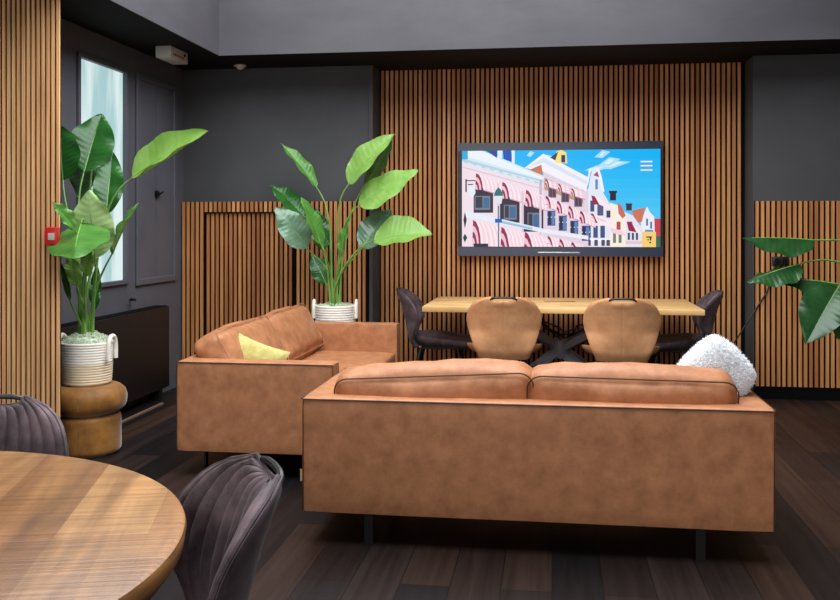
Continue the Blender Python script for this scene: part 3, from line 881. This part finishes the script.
# ================================================================ POUFS AND PLANTS
def pouf(label, loc):
    t = thing('pouf', label, 'pouf', loc, 0.6)
    def rr(r, z0, z1, k):
        pr = [(0, z0)]
        for i in range(9):
            a = -PI/2+PI/2*i/8; pr.append((r-k+k*math.cos(a), z0+k+k*math.sin(a)))
        for i in range(9):
            a = PI/2*i/8; pr.append((r-k+k*math.cos(a), z1-k+k*math.sin(a)))
        pr.append((0, z1)); return pr
    b = obj('base', lathe(NB(), rr(0.195, 0.0, 0.235, 0.035), 56), M['ochre'], t)
    s = obj('seat', lathe(NB(), rr(0.228, 0.236, 0.402, 0.076), 56), M['ochre'], t)
    for par, r, z0, z1, k in ((b, 0.195, 0.03, 0.205, 0), (s, 0.228, 0.27, 0.37, 0)):
        for a in (-1.9, 0.2, 2.3):
            bm = NB()
            tube(bm, [(r*math.cos(a)*1.0, r*math.sin(a), z0+0.01), (r*1.003*math.cos(a), r*1.003*math.sin(a), (z0+z1)/2), (r*math.cos(a), r*math.sin(a), z1-0.01)], 0.003, 6)
            obj('seam', bm, M['ochre'], par)
    return t

def basket(par, r0, r1, h, white_from, z0=0.0, coils=16, ha=0.0):
    prof = [(0, z0), (r0-0.01, z0), (r0, z0+0.008)]
    n = coils*5
    for i in range(n+1):
        v = i/n
        r = r0+(r1-r0)*v**0.7
        prof.append((r+0.0035*abs(math.sin(PI*coils*v)), z0+0.008+(h-0.008)*v))
    prof += [(r1-0.012, z0+h), (r1-0.016, z0+h-0.06), (0, z0+h-0.06)]
    pot = obj('basket', lathe(NB(), prof, 56, mfun=lambda z: 0 if z > z0+h*white_from else 1), [M['basket_white'], M['basket_straw']], par)
    for s in (-1, 1):
        pts = []
        cx, cy = s*math.cos(ha), s*math.sin(ha); tx_, ty_ = -math.sin(ha), math.cos(ha)
        for i in range(13):
            a = PI*i/12
            off = 0.045*math.cos(a); zz = z0+h-0.035+0.07*math.sin(a)**0.8
            pts.append((cx*(r1+0.008)+tx_*off, cy*(r1+0.008)+ty_*off, zz))
        pts = [(pts[0][0], pts[0][1], z0+h-0.10)]+pts+[(pts[-1][0], pts[-1][1], z0+h-0.10)]
        obj('handle', tube(NB(), pts, 0.013, 8), M['basket_white'], pot)
    return pot

def moss(par, r, z, seed, n=260, hgt=0.07):
    random.seed(seed); bm = NB()
    lathe(bm, [(r, z-0.02), (r*0.98, z+0.005), (r*0.8, z+hgt*0.35), (r*0.4, z+hgt*0.5), (0, z+hgt*0.55)], 40)
    for v in bm.verts: v.co += mnoise.noise_vector(v.co*25)*0.012
    for k in range(n):
        a = random.uniform(0, 2*PI); q = r*math.sqrt(random.random())*0.97
        c = Vector((q*math.cos(a), q*math.sin(a), z+hgt*0.45*(1-(q/r)**2)))
        rr_ = random.uniform(0.010, 0.022); ax = Vector((random.uniform(-1, 1), random.uniform(-1, 1), random.uniform(-1, 1))).normalized()
        o1 = ax.orthogonal().normalized(); o2 = ax.cross(o1)
        pts = [c+(o1*math.cos(b_*0.9)+o2*math.sin(b_*0.9))*rr_+Vector((0, 0, 0.012)) for b_ in range(6)]
        tube(bm, pts, 0.0016, 4, cap=False)
    return obj('moss', bm, M['moss'], par)

def leaf(par, org, B, T, N, W, fold, bend, mats, droop=0.0, ph=0.78, wav=0.008, seed=0, curl=0.0, root=None, lift=0.5, offs=0.0):
    """one strelitzia leaf: blade with two faces and a midrib, stalk as its sub-part. Points are world, mesh is local to par."""
    NT, NS = 60, 8
    B, T = Vector(B)-org, Vector(T)-org
    ax = T-B; L = ax.length; dr = ax.normalized()
    N = Vector(N); N = (N-dr*N.dot(dr)).normalized(); S = dr.cross(N)
    bm = NB(); top, bot = {}, {}
    mids = []
    for i in range(NT+1):
        t = i/NT
        mid = B+ax*t+N*(bend*L*4*t*(1-t))+Vector((0, 0, -droop*L*t*t))
        mids.append(mid)
        hw = W/2*max(0.0, math.sin(PI*t**ph))**0.72*(1 if t < 0.6 else 1-0.25*((t-0.6)/0.4)**2)
        if i in (0, NT): hw = 0.0015
        for j in range(-NS, NS+1):
            s = j/NS
            f = fold*(1-0.35*abs(s))
            ang = f+curl*abs(s)
            p = mid+S*(s*hw*math.cos(ang)+offs*hw*(1-abs(s))*0)+N*(abs(s)*hw*math.sin(ang))
            p += N*(wav*math.sin(t*17+seed+s*2)*abs(s)**2)+N*0.0010*math.sin(t*75-abs(s)*7)*min(1, abs(s)*3)
            top[i, j] = bm.verts.new(p+N*0.0008); bot[i, j] = bm.verts.new(p-N*0.0008)
    for i in range(NT):
        for j in range(-NS, NS):
            f = bm.faces.new((top[i, j], top[i, j+1], top[i+1, j+1], top[i+1, j])); f.material_index = 0
            f = bm.faces.new((bot[i, j], bot[i+1, j], bot[i+1, j+1], bot[i, j+1])); f.material_index = 1
        for j, jj in ((-NS, -NS), (NS, NS)):
            f = bm.faces.new((top[i, j], top[i+1, j], bot[i+1, j], bot[i, j])); f.material_index = 0
    tube(bm, [m_-N*0.002 for m_ in mids[:-2]], [0.0048*(1-0.8*i/NT)+0.001 for i in range(NT-1)], 6, mi=2)
    lf = obj('leaf', bm, [mats[0], mats[1], M['stalk']], par)
    if root is not None:
        Rr = Vector(root)-org
        h = (B-Rr).length
        c1 = Rr+Vector((0, 0, lift*h))+(B-Rr)*0.08
        c2 = B-dr*h*0.22
        pts = []
        for k in range(17):
            t = k/16
            pts.append(Rr*(1-t)**3+c1*3*t*(1-t)**2+c2*3*t*t*(1-t)+B*t**3)
        obj('stalk', tube(NB(), pts, [0.010-0.0055*(k/16) for k in range(17)], 7), M['stalk'], lf)
    return lf

DK, MD, LT, GR = (M['leaf_dark'], M['leaf_under']), (M['leaf_mid'], M['leaf_under']), (M['leaf_light'], M['leaf_under']), (M['leaf_grey'], M['leaf_under'])
DK2 = (M['leaf_deep'], M['leaf_dark'])
GR2 = (M['leaf_dark'], M['leaf_grey'])
UN2 = (M['leaf_backlit'], M['leaf_mid'])
UN = (M['leaf_under'], M['leaf_mid'])
def build_leaves(t, specs, base, dbase, seed):
    random.seed(seed); org = Vector(t.location)
    for k, (b, db, tp, dtp, wpx, nrm, fold, bend, mats, kw) in enumerate(specs):
        Bp = at(b[0], b[1], dbase+db); Tp = at(tp[0], tp[1], dbase+dtp)
        view = Vector((-SN, CS, 0)); right = Vector((CS, SN, 0))
        Nn = right*nrm[0]+Vector((0, 0, nrm[1]))-view*nrm[2]
        a = random.uniform(0, 2*PI); q = random.uniform(0.012, 0.055)
        root = base+Vector((q*math.cos(a), q*math.sin(a), 0))
        leaf(t, org, Bp, Tp, Nn, wpx/FPX*(dbase+db), fold, bend, mats, seed=k*1.7, root=root, **kw)

# plant on the pouf, left
PC = Vector((-2.718, 5.13, 0))
pouf('ochre velvet two tier pouf under the plant beside the slatted pier', PC)
pl = thing('potted_plant', 'tall strelitzia in a white and straw basket on the ochre pouf', 'plant', PC+Vector((0, 0, 0.4025)), 0)
ha = YAW-0.15
basket(pl, 0.135, 0.150, 0.25, 0.52, ha=ha)
moss(pl, 0.132, 0.235, 4, n=420, hgt=0.11)
DP = 5.46
build_leaves(pl, [
    ((84, 172), 0.10, (102, 114), 0.25, 46, (0.25, 0.5, 1), 0.3, 0.04, GR2, {}),
    ((63, 180), 0.05, (62, 126), 0.12, 42, (-0.1, 0.3, 1), 0.2, 0.05, DK, {}),
    ((106, 214), 0.05, (113, 152), 0.20, 30, (0.2, 0.3, 1), 0.35, 0.03, DK, {}),
    ((95, 258), -0.15, (89, 190), -0.22, 44, (0.05, 0.6, 0.9), -0.1, 0.03, UN2, {}),
    ((132, 178), 0.0, (208, 131), -0.10, 44, (-0.35, 0.75, 0.9), 0.05, 0.02, LT, {'curl': 0.5}),
    ((112, 254), -0.05, (139, 203), -0.05, 26, (-0.9, 0.2, 0.4), 0.5, 0.03, MD, {}),
    ((81, 224), -0.30, (74, 259), -0.55, 62, (-0.1, 0.75, 0.6), -0.3, 0.04, (M['leaf_mid'], M['leaf_dark']), {'lift': 0.75}),
    ((74, 229), -0.40, (52, 202), -0.50, 18, (0.6, 0.5, 0.6), 0.5, 0.04, MD, {}),
    ((77, 286), -0.15, (70, 250), -0.2, 16, (0.1, 0.2, 1), 0.2, 0.03, LT, {'lift': 0.4}),
    ((94, 310), 0.05, (97, 264), 0.10, 12, (0.3, 0.1, 1), 0.3, 0.0, DK, {'lift': 0.3}),
    ((70, 300), -0.12, (61, 262), -0.2, 7, (0.3, 0.1, 1), 0.6, -0.05, DK, {'lift': 0.3}),
    ((86, 276), -0.2, (92, 248), -0.25, 16, (0.0, 0.6, 1), 0.2, 0.05, LT, {'lift': 0.4}),
    ((90, 150), 0.30, (80, 200), 0.25, 30, (-0.1, 0.3, 1), 0.2, 0.04, (M['leaf_grey'], M['leaf_under']), {}),
], PC+Vector((0.0, 0, 0.4025+0.235)), DP, 5)

# plant behind the left sofa, on a second pouf
PD = Vector((-1.685, 7.10, 0))
pouf('ochre velvet pouf carrying the plant behind the end-on sofa', PD)
pl2 = thing('potted_plant', 'tall strelitzia in an all white basket behind the end-on sofa', 'plant', PD+Vector((0, 0, 0.4025)), 0)
basket(pl2, 0.150, 0.158, 0.31, 0.0, ha=YAW)
moss(pl2, 0.140, 0.29, 8, n=120, hgt=0.03)
DP2 = 7.27
build_leaves(pl2, [
    ((316, 187), 0.0, (280, 143), 0.0, 20, (0.75, 0.35, 0.55), 0.6, 0.03, MD, {}),
    ((349, 184), -0.1, (395, 134), -0.15, 34, (-0.55, 0.45, 0.75), 0.25, 0.05, LT, {'curl': 0.2}),
    ((364, 186), 0.0, (392, 140), 0.0, 20, (0.7, -0.3, 0.6), 0.2, 0.02, DK, {}),
    ((360, 205), -0.15, (418, 170), -0.20, 42, (-0.3, 0.75, 0.75), 0.1, 0.03, (M['leaf_light'], M['leaf_mid']), {'ph': 0.65}),
    ((304, 216), 0.05, (270, 185), 0.05, 26, (0.5, 0.6, 0.7), 0.3, 0.04, DK, {}),
    ((307, 248), -0.15, (275, 207), -0.2, 32, (0.25, 0.55, 1), 0.2, 0.06, GR, {}),
    ((321, 245), -0.2, (301, 197), -0.25, 20, (0.7, 0.3, 0.6), 0.4, 0.03, MD, {}),
    ((324, 250), 0.05, (316, 208), 0.1, 20, (0.1, 0.3, 1), 0.2, 0.03, DK, {}),
    ((326, 284), 0.0, (312, 254), 0.05, 20, (0.2, 0.4, 1), 0.2, 0.05, DK, {'lift': 0.3}),
    ((362, 248), -0.1, (391, 209), 0.0, 32, (-0.2, 0.4, 1), 0.15, 0.05, GR, {'lift': 0.35}),
    ((374, 241), -0.2, (432, 234), -0.3, 46, (-0.05, 0.85, 0.75), 0.3, 0.05, LT, {'lift': 0.3, 'curl': 0.2}),
    ((341, 256), -0.1, (349, 218), -0.1, 12, (-0.6, 0.1, 0.7), 0.5, 0.02, MD, {'lift': 0.3}),
], PD+Vector((0, 0, 0.4025+0.29)), DP2, 9)

# plant at the right, standing just outside the frame
PE3 = at(893, 400, 5.75); PE3.z = 0
pl3 = thing('potted_plant', 'strelitzia reaching its leaves in before the right slatted wall', 'plant', PE3, 0)
basket(pl3, 0.16, 0.18, 0.34, 0.4, ha=YAW)
moss(pl3, 0.16, 0.32, 11, n=80)
DP3 = 5.75
build_leaves(pl3, [
    ((814, 240), 0.0, (742, 238), 0.0, 48, (0.0, 0.95, 0.35), -0.75, 0.02, DK2, {'lift': 0.9}),
    ((800, 264), -0.05, (747, 282), -0.1, 44, (-0.1, 0.95, 0.3), -0.6, 0.03, DK2, {'lift': 0.8}),
    ((838, 284), -0.1, (779, 280), -0.05, 40, (0.05, 0.9, 0.35), -0.6, 0.04, DK2, {'lift': 0.6}),
    ((838, 288), -0.2, (806, 344), -0.35, 48, (-0.35, 0.45, 0.8), 0.45, 0.05, DK2, {'lift': 0.6}),
    ((852, 300), -0.2, (838, 340), -0.35, 30, (-0.35, 0.45, 0.8), 0.3, 0.05, DK, {'lift': 0.6}),
    ((880, 250), 0.1, (900, 190), 0.2, 36, (0.1, 0.5, 0.8), 0.3, 0.05, DK, {}),
], PE3+Vector((0, 0, 0.32)), DP3, 15)
